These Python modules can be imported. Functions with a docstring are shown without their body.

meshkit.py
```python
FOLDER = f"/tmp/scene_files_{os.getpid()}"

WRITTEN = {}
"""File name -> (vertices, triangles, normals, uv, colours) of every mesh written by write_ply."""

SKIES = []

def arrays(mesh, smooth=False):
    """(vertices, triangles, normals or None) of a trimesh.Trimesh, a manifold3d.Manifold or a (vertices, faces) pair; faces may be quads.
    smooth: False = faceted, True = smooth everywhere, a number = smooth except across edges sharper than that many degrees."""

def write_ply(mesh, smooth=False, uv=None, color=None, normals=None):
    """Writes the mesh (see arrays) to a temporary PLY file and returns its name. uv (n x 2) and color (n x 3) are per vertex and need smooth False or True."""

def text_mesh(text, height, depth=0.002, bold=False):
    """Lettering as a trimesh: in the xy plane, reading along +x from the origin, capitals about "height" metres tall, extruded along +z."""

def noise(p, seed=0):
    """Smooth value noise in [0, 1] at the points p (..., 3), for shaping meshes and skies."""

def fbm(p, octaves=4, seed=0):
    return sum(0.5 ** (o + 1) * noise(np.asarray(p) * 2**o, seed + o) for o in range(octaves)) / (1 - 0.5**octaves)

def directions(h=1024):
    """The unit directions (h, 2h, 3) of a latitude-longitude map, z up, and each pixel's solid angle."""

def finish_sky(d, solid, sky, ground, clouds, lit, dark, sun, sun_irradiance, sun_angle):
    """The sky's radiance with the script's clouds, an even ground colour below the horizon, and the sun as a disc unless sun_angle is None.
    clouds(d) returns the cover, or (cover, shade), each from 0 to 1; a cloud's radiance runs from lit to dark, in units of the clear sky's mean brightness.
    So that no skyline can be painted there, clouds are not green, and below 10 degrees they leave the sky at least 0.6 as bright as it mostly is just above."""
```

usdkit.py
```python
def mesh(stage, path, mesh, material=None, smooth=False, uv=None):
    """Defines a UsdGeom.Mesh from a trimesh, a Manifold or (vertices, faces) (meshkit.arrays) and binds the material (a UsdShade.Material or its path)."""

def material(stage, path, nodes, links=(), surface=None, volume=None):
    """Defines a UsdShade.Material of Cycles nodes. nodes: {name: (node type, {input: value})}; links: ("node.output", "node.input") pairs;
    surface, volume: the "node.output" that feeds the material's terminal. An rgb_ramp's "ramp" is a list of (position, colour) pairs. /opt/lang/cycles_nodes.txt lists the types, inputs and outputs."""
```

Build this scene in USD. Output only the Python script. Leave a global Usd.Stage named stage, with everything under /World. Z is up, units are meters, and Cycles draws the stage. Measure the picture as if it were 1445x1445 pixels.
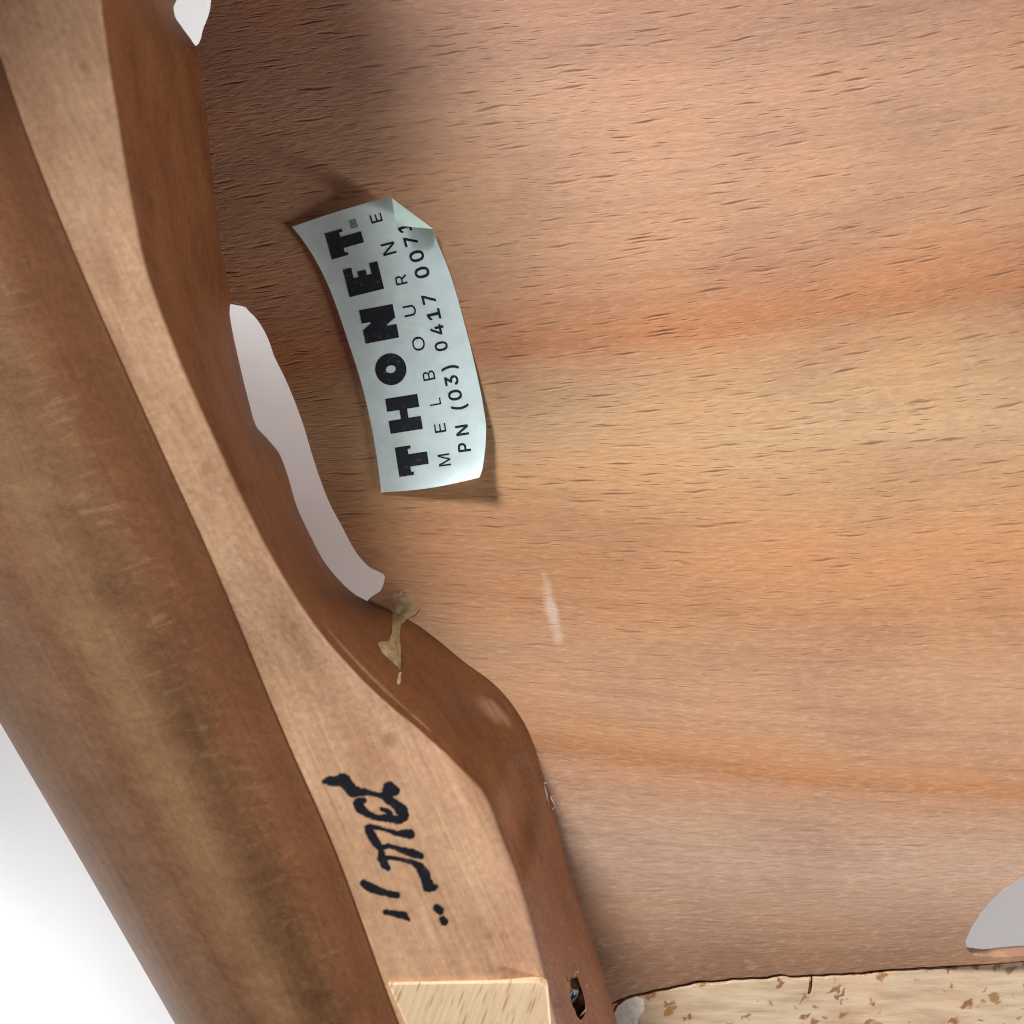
import math, random
import numpy as np, trimesh, manifold3d, usdkit, meshkit
from pxr import Usd, UsdGeom, UsdLux, UsdShade, Gf, Sdf
from scipy.interpolate import PchipInterpolator, LinearNDInterpolator
from shapely.geometry import Polygon, Point, LineString, MultiPoint
from shapely.ops import unary_union
from shapely import affinity

random.seed(7); rng = np.random.default_rng(7)
stage = Usd.Stage.CreateInMemory()
UsdGeom.SetStageUpAxis(stage, UsdGeom.Tokens.z); UsdGeom.SetStageMetersPerUnit(stage, 1.0)
world = UsdGeom.Xform.Define(stage, '/World'); stage.SetDefaultPrim(world.GetPrim())

# ------------------------------------------------------------------ camera, lamps, exposure
H, W0 = 0.26, 0.188                       # camera height over the seat panel, width of the panel seen
cam = UsdGeom.Camera.Define(stage, '/World/camera')
cam.AddTranslateOp().Set(Gf.Vec3d(0, 0, H))
cam.CreateHorizontalApertureAttr(36.0); cam.CreateVerticalApertureAttr(36.0)
cam.CreateFocalLengthAttr(36.0 * H / W0)
cam.CreateClippingRangeAttr(Gf.Vec2f(0.01, 50))
cam.CreateFStopAttr(14.0); cam.CreateFocusDistanceAttr(H - 0.004)
cam.CreateExposureAttr(0.04)

def rect(name, pos, aim, w, h, inten, col):
    l = UsdLux.RectLight.Define(stage, '/World/' + name)
    l.CreateWidthAttr(w); l.CreateHeightAttr(h); l.CreateIntensityAttr(inten); l.CreateColorAttr(Gf.Vec3f(*col))
    p, a = Gf.Vec3d(*pos), Gf.Vec3d(*aim)
    m = Gf.Matrix4d(); m.SetLookAt(p, a, Gf.Vec3d(0.03, 1, 0.02)); l.AddTransformOp().Set(m.GetInverse())
def spot(name, pos, aim, radius, inten, col, cone, soft_):
    l = UsdLux.SphereLight.Define(stage, '/World/' + name)
    l.CreateRadiusAttr(radius); l.CreateIntensityAttr(inten); l.CreateColorAttr(Gf.Vec3f(*col))
    sh = UsdLux.ShapingAPI.Apply(l.GetPrim()); sh.CreateShapingConeAngleAttr(cone); sh.CreateShapingConeSoftnessAttr(soft_)
    m = Gf.Matrix4d(); m.SetLookAt(Gf.Vec3d(*pos), Gf.Vec3d(*aim), Gf.Vec3d(0.03, 1, 0.02)); l.AddTransformOp().Set(m.GetInverse())
spot('spot_lamp', (-0.40, 0.54, 0.36), (0.028, -0.006, 0), 0.16, 114.0, (0.97, 1.0, 1.0), 10.8, 1.0)
rect('added_fill', (-1.05, 0.3, 1.05), (0, 0, 0), 1.7, 1.7, 0.53, (1.0, 0.94, 0.91))  # added soft fill from the left, no such source seen; lifts the shade
rect('added_under_fill', (0.75, -0.35, -0.050), (0.05, -0.09, -0.070), 0.6, 0.035, 290.0, (0.98, 0.98, 1.0))  # added below panel level to brighten the sheet seen through the openings
spot('added_sheet_fill', (-0.36, -0.36, 0.42), (-0.188, -0.180, -0.075), 0.04, 900.0, (1.0, 1.0, 1.0), 10.0, 1.0)  # extra spot added only to whiten the sheet at lower left

# ------------------------------------------------------------------ helpers
def lin(*c):
    return tuple((x / 255 / 12.92) if x / 255 <= 0.04045 else ((x / 255 + 0.055) / 1.055) ** 2.4 for x in c)
def P(px, py, z):
    px, py, z = np.broadcast_arrays(np.asarray(px, float), np.asarray(py, float), np.asarray(z, float))
    s = W0 / 1445 * (H - z) / H
    return np.stack([(px - 722.5) * s, -(py - 722.5) * s, z], -1)
def unP(v):
    s = W0 / 1445 * (H - v[:, 2]) / H
    return v[:, 0] / s + 722.5, -v[:, 1] / s + 722.5
def curve(pts):
    a = np.array(sorted(pts), float)
    f = PchipInterpolator(a[:, 0], a[:, 1], extrapolate=True)
    return f
used = {}
def numbered(name, parent):
    k = (parent, name); n = used.get(k, 0); used[k] = n + 1
    return name if n == 0 else f'{name}_{n:03d}'
def thing(name, label, cat, group=None, loc=(0, 0, 0)):
    x = UsdGeom.Xform.Define(stage, '/World/' + numbered(name, '/World'))
    p = x.GetPrim(); p.SetCustomDataByKey('label', label); p.SetCustomDataByKey('category', cat)
    if group: p.SetCustomDataByKey('group', group)
    return str(p.GetPath())
def obj(name, mesh, mat, parent='/World', smooth=30, uv=None, label=None, kind=None):
    path = parent + '/' + numbered(name, parent)
    m = usdkit.mesh(stage, path, mesh, mat, smooth=smooth, uv=uv)
    p = m.GetPrim()
    if label: p.SetCustomDataByKey('label', label)
    if kind: p.SetCustomDataByKey('kind', kind)
    return path
def loft(rails):
    """rails: list of (N,3), a closed section; returns trimesh"""
    R = np.stack(rails); k, n = R.shape[:2]
    v = R.reshape(-1, 3); f = []
    idx = np.arange(k * n).reshape(k, n)
    a, b = idx, np.roll(idx, -1, 0)
    q = np.stack([a[:, :-1], a[:, 1:], b[:, 1:], b[:, :-1]], -1).reshape(-1, 4)
    f = np.vstack([q[:, [0, 1, 2]], q[:, [0, 2, 3]]])
    c0, c1 = R[:, 0].mean(0), R[:, -1].mean(0)
    v = np.vstack([v, c0, c1]); i0, i1 = k * n, k * n + 1
    nx = np.roll(idx, -1, 0)
    f = np.vstack([f, np.stack([nx[:, 0], np.full(k, i0), idx[:, 0]], -1)[:, [2, 1, 0]][:, ::-1], np.stack([idx[:, -1], np.full(k, i1), nx[:, -1]], -1)])
    t = trimesh.Trimesh(v, f, process=False)
    t.fix_normals() if not t.is_winding_consistent else None
    if t.volume < 0: t.invert()
    return t
def to_man(t):
    return manifold3d.Manifold(manifold3d.Mesh(np.asarray(t.vertices, np.float32), np.asarray(t.faces, np.uint32)))
def from_man(m):
    q = m.to_mesh(); return trimesh.Trimesh(q.vert_properties[:, :3], q.tri_verts, process=False)
def slab(poly, z0, z1):
    """image polygon -> extruded piece between z0 and z1, its upper outline where the polygon lies"""
    ms = []
    for g in getattr(poly, 'geoms', [poly]):
        if g.area <= 0: continue
        t = trimesh.creation.extrude_polygon(g, 1.0, engine='earcut')
        v = np.array(t.vertices)
        t.vertices = P(v[:, 0], v[:, 1], z1) * [1, 1, 0] + np.stack([0 * v[:, 0], 0 * v[:, 0], np.where(v[:, 2] > .5, z1, z0)], -1)
        if t.volume < 0: t.invert()
        ms.append(t)
    return trimesh.util.concatenate(ms)

def M(name, nodes, links, surface='p.BSDF'):
    return usdkit.material(stage, '/World/Looks/' + name, nodes, links, surface=surface)

# ------------------------------------------------------------------ materials
def wood_panel():
    stops = [(-100, (188, 138, 116)), (40, (192, 143, 120)), (110, (205, 155, 128)), (230, (203, 153, 124)), (330, (198, 147, 116)), (385, (192, 136, 104)), (418, (190, 130, 95)),
             (445, (186, 124, 89)), (470, (191, 138, 104)), (520, (198, 152, 116)), (600, (203, 159, 124)), (680, (200, 150, 112)), (730, (196, 142, 105)), (800, (194, 137, 100)),
             (850, (186, 132, 98)), (930, (190, 142, 110)), (1010, (184, 138, 108)), (1055, (182, 130, 98)), (1078, (174, 119, 84)), (1100, (178, 130, 102)), (1200, (182, 146, 126)), (1290, (166, 128, 106)), (1350, (146, 108, 86)), (1560, (140, 102, 82))]
    ramp = [((y + 100) / 1660, tuple(np.array(lin(*c)) * (1.0, 1.05, 1.015))) for y, c in stops]
    n = {
        'tc': ('texture_coordinate', {}), 'sep': ('separate_xyz', {}),
        # long soft warps of the growth bands
        'mwarp': ('mapping', {'scale': (9, 60, 1)}), 'warp': ('noise_texture', {'scale': 1.0, 'detail': 3}),
        'wsub': ('math', {'math_type': 'subtract', 'value2': 0.5}), 'wmul': ('math', {'math_type': 'multiply', 'value2': 0.004}), 'vadd': ('math', {'math_type': 'add'}),
        'mfib': ('mapping', {'scale': (330, 1700, 1), 'rotation': (0, 0, 0.0)}), 'fib': ('noise_texture', {'scale': 1.0, 'detail': 4, 'roughness': 0.6}),
        'vfib': ('math', {'math_type': 'multiply_add', 'value2': 0.0034, 'value3': -0.0017}), 'vadd2': ('math', {'math_type': 'add'}),
        'norm': ('map_range', {'from_min': -100 * W0 / 1445, 'from_max': 1560 * W0 / 1445, 'clamp': True}),
        'ramp': ('rgb_ramp', {'ramp': ramp}),
        'r1': ('map_range', {'from_min': 0.3, 'from_max': 0.7, 'to_min': 0.88, 'to_max': 1.10}),
        'm1': ('mix', {'mix_type': 'multiply', 'fac': 1.0}),
        # growth lines
        'mgl': ('mapping', {'scale': (7, 520, 1)}), 'gl': ('noise_texture', {'scale': 1.0, 'detail': 3, 'roughness': .55}), 'rgl': ('map_range', {'from_min': 0.3, 'from_max': 0.7, 'to_min': 0.915, 'to_max': 1.075}), 'mgm': ('mix', {'mix_type': 'multiply', 'fac': 1.0}),
        # broad blotches of tone
        'mblo': ('mapping', {'scale': (28, 55, 1)}), 'blo': ('noise_texture', {'scale': 1.0, 'detail': 3}),
        'r2': ('rgb_ramp', {'ramp': [(0.3, (0.86, 0.84, 0.86)), (0.5, (1, 1, 1)), (0.72, (1.10, 1.02, 0.94))]}),
        'm2': ('mix', {'mix_type': 'multiply', 'fac': 1.0}),
        # ray flecks: light scales
        'ml0': ('mapping', {'rotation': (0, 0, 0.22)}), 'mlit': ('mapping', {'scale': (420, 1250, 1)}), 'lit': ('noise_texture', {'scale': 1.0, 'detail': 2, 'roughness': .6}),
        'rl': ('map_range', {'from_min': 0.52, 'from_max': 0.74, 'to_min': 0, 'to_max': 0.24, 'clamp': True}),
        'm3': ('mix', {'mix_type': 'mix', 'color2': lin(226, 186, 152)}),
        # open pores, two sizes
        'pw': ('noise_texture', {'scale': 160, 'detail': 2}), 'pws': ('vector_math', {'math_type': 'scale', 'scale': 0.0012}), 'pwa': ('vector_math', {'math_type': 'add'}),
        'mp00': ('mapping', {'rotation': (0, 0, 0.06)}), 'mp': ('mapping', {'scale': (78, 900, 1)}), 'vo': ('voronoi_texture', {'scale': 1.0, 'dimensions': '2D', 'feature': 'f1'}),
        'vc': ('separate_color', {}), 'rad': ('map_range', {'from_min': 0.25, 'from_max': 1.0, 'to_min': -0.02, 'to_max': 0.25, 'clamp': True}),
        'dif': ('math', {'math_type': 'subtract'}), 'pm': ('map_range', {'from_min': -0.06, 'from_max': 0.16, 'to_min': 0, 'to_max': 1, 'clamp': True}),
        'mp2': ('mapping', {'scale': (150, 1450, 1), 'location': (3.3, 7.1, 0)}), 'vo2': ('voronoi_texture', {'scale': 1.0, 'dimensions': '2D', 'feature': 'f1'}),
        'vc2': ('separate_color', {}), 'rad2': ('map_range', {'from_min': 0.2, 'from_max': 1.0, 'to_min': 0.00, 'to_max': 0.22, 'clamp': True}),
        'dif2': ('math', {'math_type': 'subtract'}), 'pm2': ('map_range', {'from_min': -0.02, 'from_max': 0.14, 'to_min': 0, 'to_max': 0.8, 'clamp': True}),
        # fewer open pores in the lower half of the board
        'pfade': ('map_range', {'from_min': 620 * W0 / 1445, 'from_max': 1000 * W0 / 1445, 'to_min': 1.0, 'to_max': 0.28, 'clamp': True}),
        'pmax': ('math', {'math_type': 'maximum'}), 'pf': ('math', {'math_type': 'multiply'}), 'pd': ('mapping', {'scale': (60, 110, 1)}), 'pdn': ('noise_texture', {'scale': 1.0, 'detail': 2}), 'pdr': ('map_range', {'from_min': 0.32, 'from_max': 0.62, 'to_min': 0.35, 'to_max': 1.15, 'clamp': True}), 'pdm': ('math', {'math_type': 'multiply'}), 'pk': ('math', {'math_type': 'multiply', 'value2': 0.52}),
        'm4': ('mix', {'mix_type': 'mix', 'color2': lin(104, 58, 36)}),
        # pale scuff
        'geo': ('texture_coordinate', {}), 'ms': ('mapping', {}), 'sl': ('vector_math', {'math_type': 'length'}),
        'sn': ('noise_texture', {'scale': 420, 'detail': 3}), 'sadd': ('math', {'math_type': 'multiply_add', 'value2': 1.3}),
        'sr': ('map_range', {'from_min': 1.0, 'from_max': 1.9, 'to_min': 0.55, 'to_max': 0.0, 'clamp': True}),
        'm5': ('mix', {'mix_type': 'mix', 'color2': lin(225, 205, 190)}),
        'bh': ('math', {'math_type': 'multiply_add', 'value2': -1.3}), 'bh2': ('math', {'math_type': 'multiply_add', 'value2': 0.7}),
        'bump': ('bump', {'strength': 0.5, 'distance': 0.00022}),
        'p': ('principled_bsdf', {'roughness': 0.5, 'specular_ior_level': 0.32}),
    }
    c = P(779, 862, 0)
    a = math.radians(-77)
    n['ms'] = ('mapping', {'mapping_type': 'texture', 'location': tuple(c), 'rotation': (0, 0, a), 'scale': (45 * W0 / 1445, 9 * W0 / 1445, 1)})
    l = [('tc.UV', 'sep.vector'), ('tc.UV', 'mwarp.vector'), ('mwarp.vector', 'warp.vector'), ('warp.fac', 'wsub.value1'), ('wsub.value', 'wmul.value1'), ('wmul.value', 'vadd.value1'), ('sep.y', 'vadd.value2'),
         ('tc.UV', 'mfib.vector'), ('mfib.vector', 'fib.vector'), ('fib.fac', 'vfib.value1'), ('vadd.value', 'vadd2.value1'), ('vfib.value', 'vadd2.value2'), ('vadd2.value', 'norm.value'), ('norm.result', 'ramp.fac'),
         ('fib.fac', 'r1.value'), ('ramp.color', 'm1.color1'), ('r1.result', 'm1.color2'),
         ('tc.UV', 'mblo.vector'), ('mblo.vector', 'blo.vector'), ('blo.fac', 'r2.fac'), ('tc.UV', 'mgl.vector'), ('mgl.vector', 'gl.vector'), ('gl.fac', 'rgl.value'), ('m1.color', 'mgm.color1'), ('rgl.result', 'mgm.color2'), ('mgm.color', 'm2.color1'), ('r2.color', 'm2.color2'),
         ('tc.UV', 'ml0.vector'), ('ml0.vector', 'mlit.vector'), ('mlit.vector', 'lit.vector'), ('lit.fac', 'rl.value'), ('rl.result', 'm3.fac'), ('m2.color', 'm3.color1'),
         ('tc.UV', 'pw.vector'), ('pw.color', 'pws.vector1'), ('pws.vector', 'pwa.vector1'), ('tc.UV', 'pwa.vector2'),
         ('pwa.vector', 'mp00.vector'), ('mp00.vector', 'mp.vector'), ('mp.vector', 'vo.vector'), ('vo.color', 'vc.color'), ('vc.r', 'rad.value'), ('rad.result', 'dif.value1'), ('vo.distance', 'dif.value2'), ('dif.value', 'pm.value'),
         ('pwa.vector', 'mp2.vector'), ('mp2.vector', 'vo2.vector'), ('vo2.color', 'vc2.color'), ('vc2.g', 'rad2.value'), ('rad2.result', 'dif2.value1'), ('vo2.distance', 'dif2.value2'), ('dif2.value', 'pm2.value'),
         ('pm.result', 'pmax.value1'), ('pm2.result', 'pmax.value2'), ('sep.y', 'pfade.value'), ('tc.UV', 'pd.vector'), ('pd.vector', 'pdn.vector'), ('pdn.fac', 'pdr.value'), ('pdr.result', 'pdm.value1'), ('pmax.value', 'pdm.value2'), ('pdm.value', 'pf.value1'), ('pfade.result', 'pf.value2'), ('pf.value', 'pk.value1'), ('pk.value', 'm4.fac'), ('m3.color', 'm4.color1'),
         ('geo.object', 'ms.vector'), ('ms.vector', 'sl.vector1'), ('geo.object', 'sn.vector'), ('sn.fac', 'sadd.value1'), ('sl.value', 'sadd.value3'), ('sadd.value', 'sr.value'), ('sr.result', 'm5.fac'), ('m4.color', 'm5.color1'),
         ('pf.value', 'bh.value1'), ('fib.fac', 'bh.value3'), ('lit.fac', 'bh2.value1'), ('bh.value', 'bh2.value3'), ('bh2.value', 'bump.height'), ('bump.normal', 'p.normal'), ('m5.color', 'p.base_color')]
    return M('beech_panel', n, l)

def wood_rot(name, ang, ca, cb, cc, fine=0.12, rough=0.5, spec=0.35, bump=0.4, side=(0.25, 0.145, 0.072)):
    """planed, bent beech: object-space grain turned along the piece"""
    n = {'tc': ('texture_coordinate', {}), 'm0': ('mapping', {'rotation': (0, 0, ang)}),
         'mf': ('mapping', {'scale': (40, 1500, 1500)}), 'nf': ('noise_texture', {'scale': 1, 'detail': 4, 'roughness': .6}),
         'mb': ('mapping', {'scale': (45, 140, 140)}), 'nb': ('noise_texture', {'scale': 1, 'detail': 4, 'roughness': .6}),
         'sp': ('noise_texture', {'scale': 900, 'detail': 3, 'roughness': .6}),
         'ramp': ('rgb_ramp', {'ramp': [(0.28, ca), (0.5, cb), (0.72, cc)]}),
         'r1': ('map_range', {'from_min': 0.3, 'from_max': 0.7, 'to_min': 1 - fine, 'to_max': 1 + fine}), 'm1': ('mix', {'mix_type': 'multiply', 'fac': 1.0}),
         'r2': ('map_range', {'from_min': 0.3, 'from_max': 0.7, 'to_min': 1 - fine, 'to_max': 1 + fine}), 'm2': ('mix', {'mix_type': 'multiply', 'fac': 1.0}),
         'vk': ('voronoi_texture', {'scale': 190, 'feature': 'f1'}), 'vkc': ('separate_color', {}), 'vkr': ('map_range', {'from_min': 0.7, 'from_max': 1, 'to_min': 0, 'to_max': 0.3, 'clamp': True}),
         'vd': ('math', {'math_type': 'subtract'}), 'vm': ('map_range', {'from_min': -0.06, 'from_max': 0.15, 'to_min': 0, 'to_max': 0.4, 'clamp': True}), 'm3': ('mix', {'mix_type': 'mix', 'color2': tuple(0.35 * x for x in ca)}),
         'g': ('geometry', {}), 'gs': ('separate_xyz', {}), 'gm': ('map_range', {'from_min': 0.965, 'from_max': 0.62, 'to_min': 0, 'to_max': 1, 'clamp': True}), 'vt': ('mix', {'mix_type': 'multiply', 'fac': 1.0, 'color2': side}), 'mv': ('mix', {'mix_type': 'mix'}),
         'bh': ('math', {'math_type': 'add'}), 'bump': ('bump', {'strength': bump, 'distance': 0.00025}), 'p': ('principled_bsdf', {'roughness': rough, 'specular_ior_level': spec})}
    l = [('tc.object', 'm0.vector'), ('m0.vector', 'mf.vector'), ('mf.vector', 'nf.vector'), ('m0.vector', 'mb.vector'), ('mb.vector', 'nb.vector'), ('nb.fac', 'ramp.fac'), ('tc.object', 'sp.vector'),
         ('nf.fac', 'r1.value'), ('ramp.color', 'm1.color1'), ('r1.result', 'm1.color2'), ('sp.fac', 'r2.value'), ('m1.color', 'm2.color1'), ('r2.result', 'm2.color2'),
         ('m0.vector', 'vk.vector'), ('vk.color', 'vkc.color'), ('vkc.r', 'vkr.value'), ('vkr.result', 'vd.value1'), ('vk.distance', 'vd.value2'), ('vd.value', 'vm.value'), ('vm.result', 'm3.fac'), ('m2.color', 'm3.color1'),
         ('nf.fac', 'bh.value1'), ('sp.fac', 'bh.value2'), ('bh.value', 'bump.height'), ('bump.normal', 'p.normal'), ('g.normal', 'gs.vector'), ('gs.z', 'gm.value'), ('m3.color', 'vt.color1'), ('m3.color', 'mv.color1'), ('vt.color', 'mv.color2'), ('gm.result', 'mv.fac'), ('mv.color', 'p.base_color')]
    return M(name, n, l)

def wood_rim():
    """stained outer hoop, UV: u along the hoop, v across it (0 at the apron .. 1 at the outside), metres-free"""
    n = {'tc': ('texture_coordinate', {}), 'sep': ('separate_xyz', {}),
         'mw': ('mapping', {'scale': (55, 5.0, 1)}), 'nw': ('noise_texture', {'scale': 1, 'detail': 5, 'roughness': .65}), 'wv': ('math', {'math_type': 'multiply_add', 'value2': 0.16, 'value3': -0.08}), 'va': ('math', {'math_type': 'add'}),
         'mw2': ('mapping', {'scale': (330, 7.0, 1)}), 'nw2': ('noise_texture', {'scale': 1, 'detail': 4, 'roughness': .6, 'distortion': 0.8}), 'wv2': ('math', {'math_type': 'multiply_add', 'value2': 0.13, 'value3': -0.065}), 'va2': ('math', {'math_type': 'add'}),
         'ramp': ('rgb_ramp', {'ramp': [(0.0, lin(118, 74, 48)), (0.20, lin(122, 78, 51)), (0.28, lin(132, 92, 62)), (0.40, lin(140, 102, 71)), (0.52, lin(142, 105, 74)), (0.62, lin(132, 94, 67)), (0.67, lin(124, 87, 63)), (0.74, lin(133, 98, 75)), (1.0, lin(134, 101, 79))]}),
         'h0': ('mapping', {'scale': (1, 0.05, 1)}), 'h1': ('mapping', {'rotation': (0, 0, 0.75)}), 'h2': ('mapping', {'scale': (850, 110, 1)}), 'hn': ('noise_texture', {'scale': 1, 'detail': 3, 'roughness': .6, 'distortion': 0.5}), 'hr': ('map_range', {'from_min': 0.55, 'from_max': 0.75, 'to_min': 0, 'to_max': 1, 'clamp': True}),
         'hm1': ('map_range', {'from_min': 0.10, 'from_max': 0.26, 'to_min': 0, 'to_max': 1, 'clamp': True}), 'hm2': ('map_range', {'from_min': 0.50, 'from_max': 0.34, 'to_min': 0, 'to_max': 0.45, 'clamp': True}), 'hm': ('math', {'math_type': 'multiply'}), 'hf': ('math', {'math_type': 'multiply'}), 'mh': ('mix', {'mix_type': 'mix', 'color2': lin(176, 140, 106)}),
         'lg0': ('mapping', {'scale': (22, 46, 1)}), 'lgn': ('noise_texture', {'scale': 1, 'detail': 4, 'roughness': .6}), 'lgr': ('map_range', {'from_min': 0.3, 'from_max': 0.7, 'to_min': 0.90, 'to_max': 1.10}), 'ml': ('mix', {'mix_type': 'multiply', 'fac': 1.0}),
         # combed fibres that cross the hoop
         'mf': ('mapping', {'scale': (420, 14, 1), 'rotation': (0, 0, 0.0)}), 'nf': ('noise_texture', {'scale': 1, 'detail': 4, 'roughness': .65, 'distortion': 0.6}),
         'rf': ('map_range', {'from_min': 0.3, 'from_max': 0.7, 'to_min': 0.93, 'to_max': 1.08}), 'm1': ('mix', {'mix_type': 'multiply', 'fac': 1.0}),
         'sp': ('noise_texture', {'scale': 700, 'detail': 4, 'roughness': .7}), 'rs': ('map_range', {'from_min': 0.3, 'from_max': 0.7, 'to_min': 0.86, 'to_max': 1.14}), 'm2': ('mix', {'mix_type': 'multiply', 'fac': 1.0}),
         'nb': ('noise_texture', {'scale': 60, 'detail': 3, 'roughness': .6}), 'rb': ('map_range', {'from_min': 0.3, 'from_max': 0.7, 'to_min': 0.90, 'to_max': 1.10}), 'm3': ('mix', {'mix_type': 'multiply', 'fac': 1.0}),
         'bh': ('math', {'math_type': 'add'}), 'bump': ('bump', {'strength': 0.4, 'distance': 0.0002}), 'p': ('principled_bsdf', {'roughness': 0.6, 'specular_ior_level': 0.25})}
    l = [('tc.UV', 'sep.vector'), ('tc.UV', 'mw.vector'), ('mw.vector', 'nw.vector'), ('nw.fac', 'wv.value1'), ('wv.value', 'va.value1'), ('sep.y', 'va.value2'), ('tc.UV', 'mw2.vector'), ('mw2.vector', 'nw2.vector'), ('nw2.fac', 'wv2.value1'), ('wv2.value', 'va2.value1'), ('va.value', 'va2.value2'), ('va2.value', 'ramp.fac'),
         ('tc.UV', 'mf.vector'), ('mf.vector', 'nf.vector'), ('nf.fac', 'rf.value'), ('tc.UV', 'h0.vector'), ('h0.vector', 'h1.vector'), ('h1.vector', 'h2.vector'), ('h2.vector', 'hn.vector'), ('hn.fac', 'hr.value'), ('va.value', 'hm1.value'), ('va.value', 'hm2.value'), ('hm1.result', 'hm.value1'), ('hm2.result', 'hm.value2'), ('hm.value', 'hf.value1'), ('hr.result', 'hf.value2'), ('hf.value', 'mh.fac'), ('ramp.color', 'mh.color1'),
         ('tc.UV', 'lg0.vector'), ('lg0.vector', 'lgn.vector'), ('lgn.fac', 'lgr.value'), ('mh.color', 'ml.color1'), ('lgr.result', 'ml.color2'), ('ml.color', 'm1.color1'), ('rf.result', 'm1.color2'),
         ('tc.object', 'sp.vector'), ('sp.fac', 'rs.value'), ('m1.color', 'm2.color1'), ('rs.result', 'm2.color2'), ('tc.object', 'nb.vector'), ('nb.fac', 'rb.value'), ('m2.color', 'm3.color1'), ('rb.result', 'm3.color2'),
         ('nf.fac', 'bh.value1'), ('sp.fac', 'bh.value2'), ('bh.value', 'bump.height'), ('bump.normal', 'p.normal'), ('m3.color', 'p.base_color')]
    return M('stained_rim', n, l)

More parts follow.
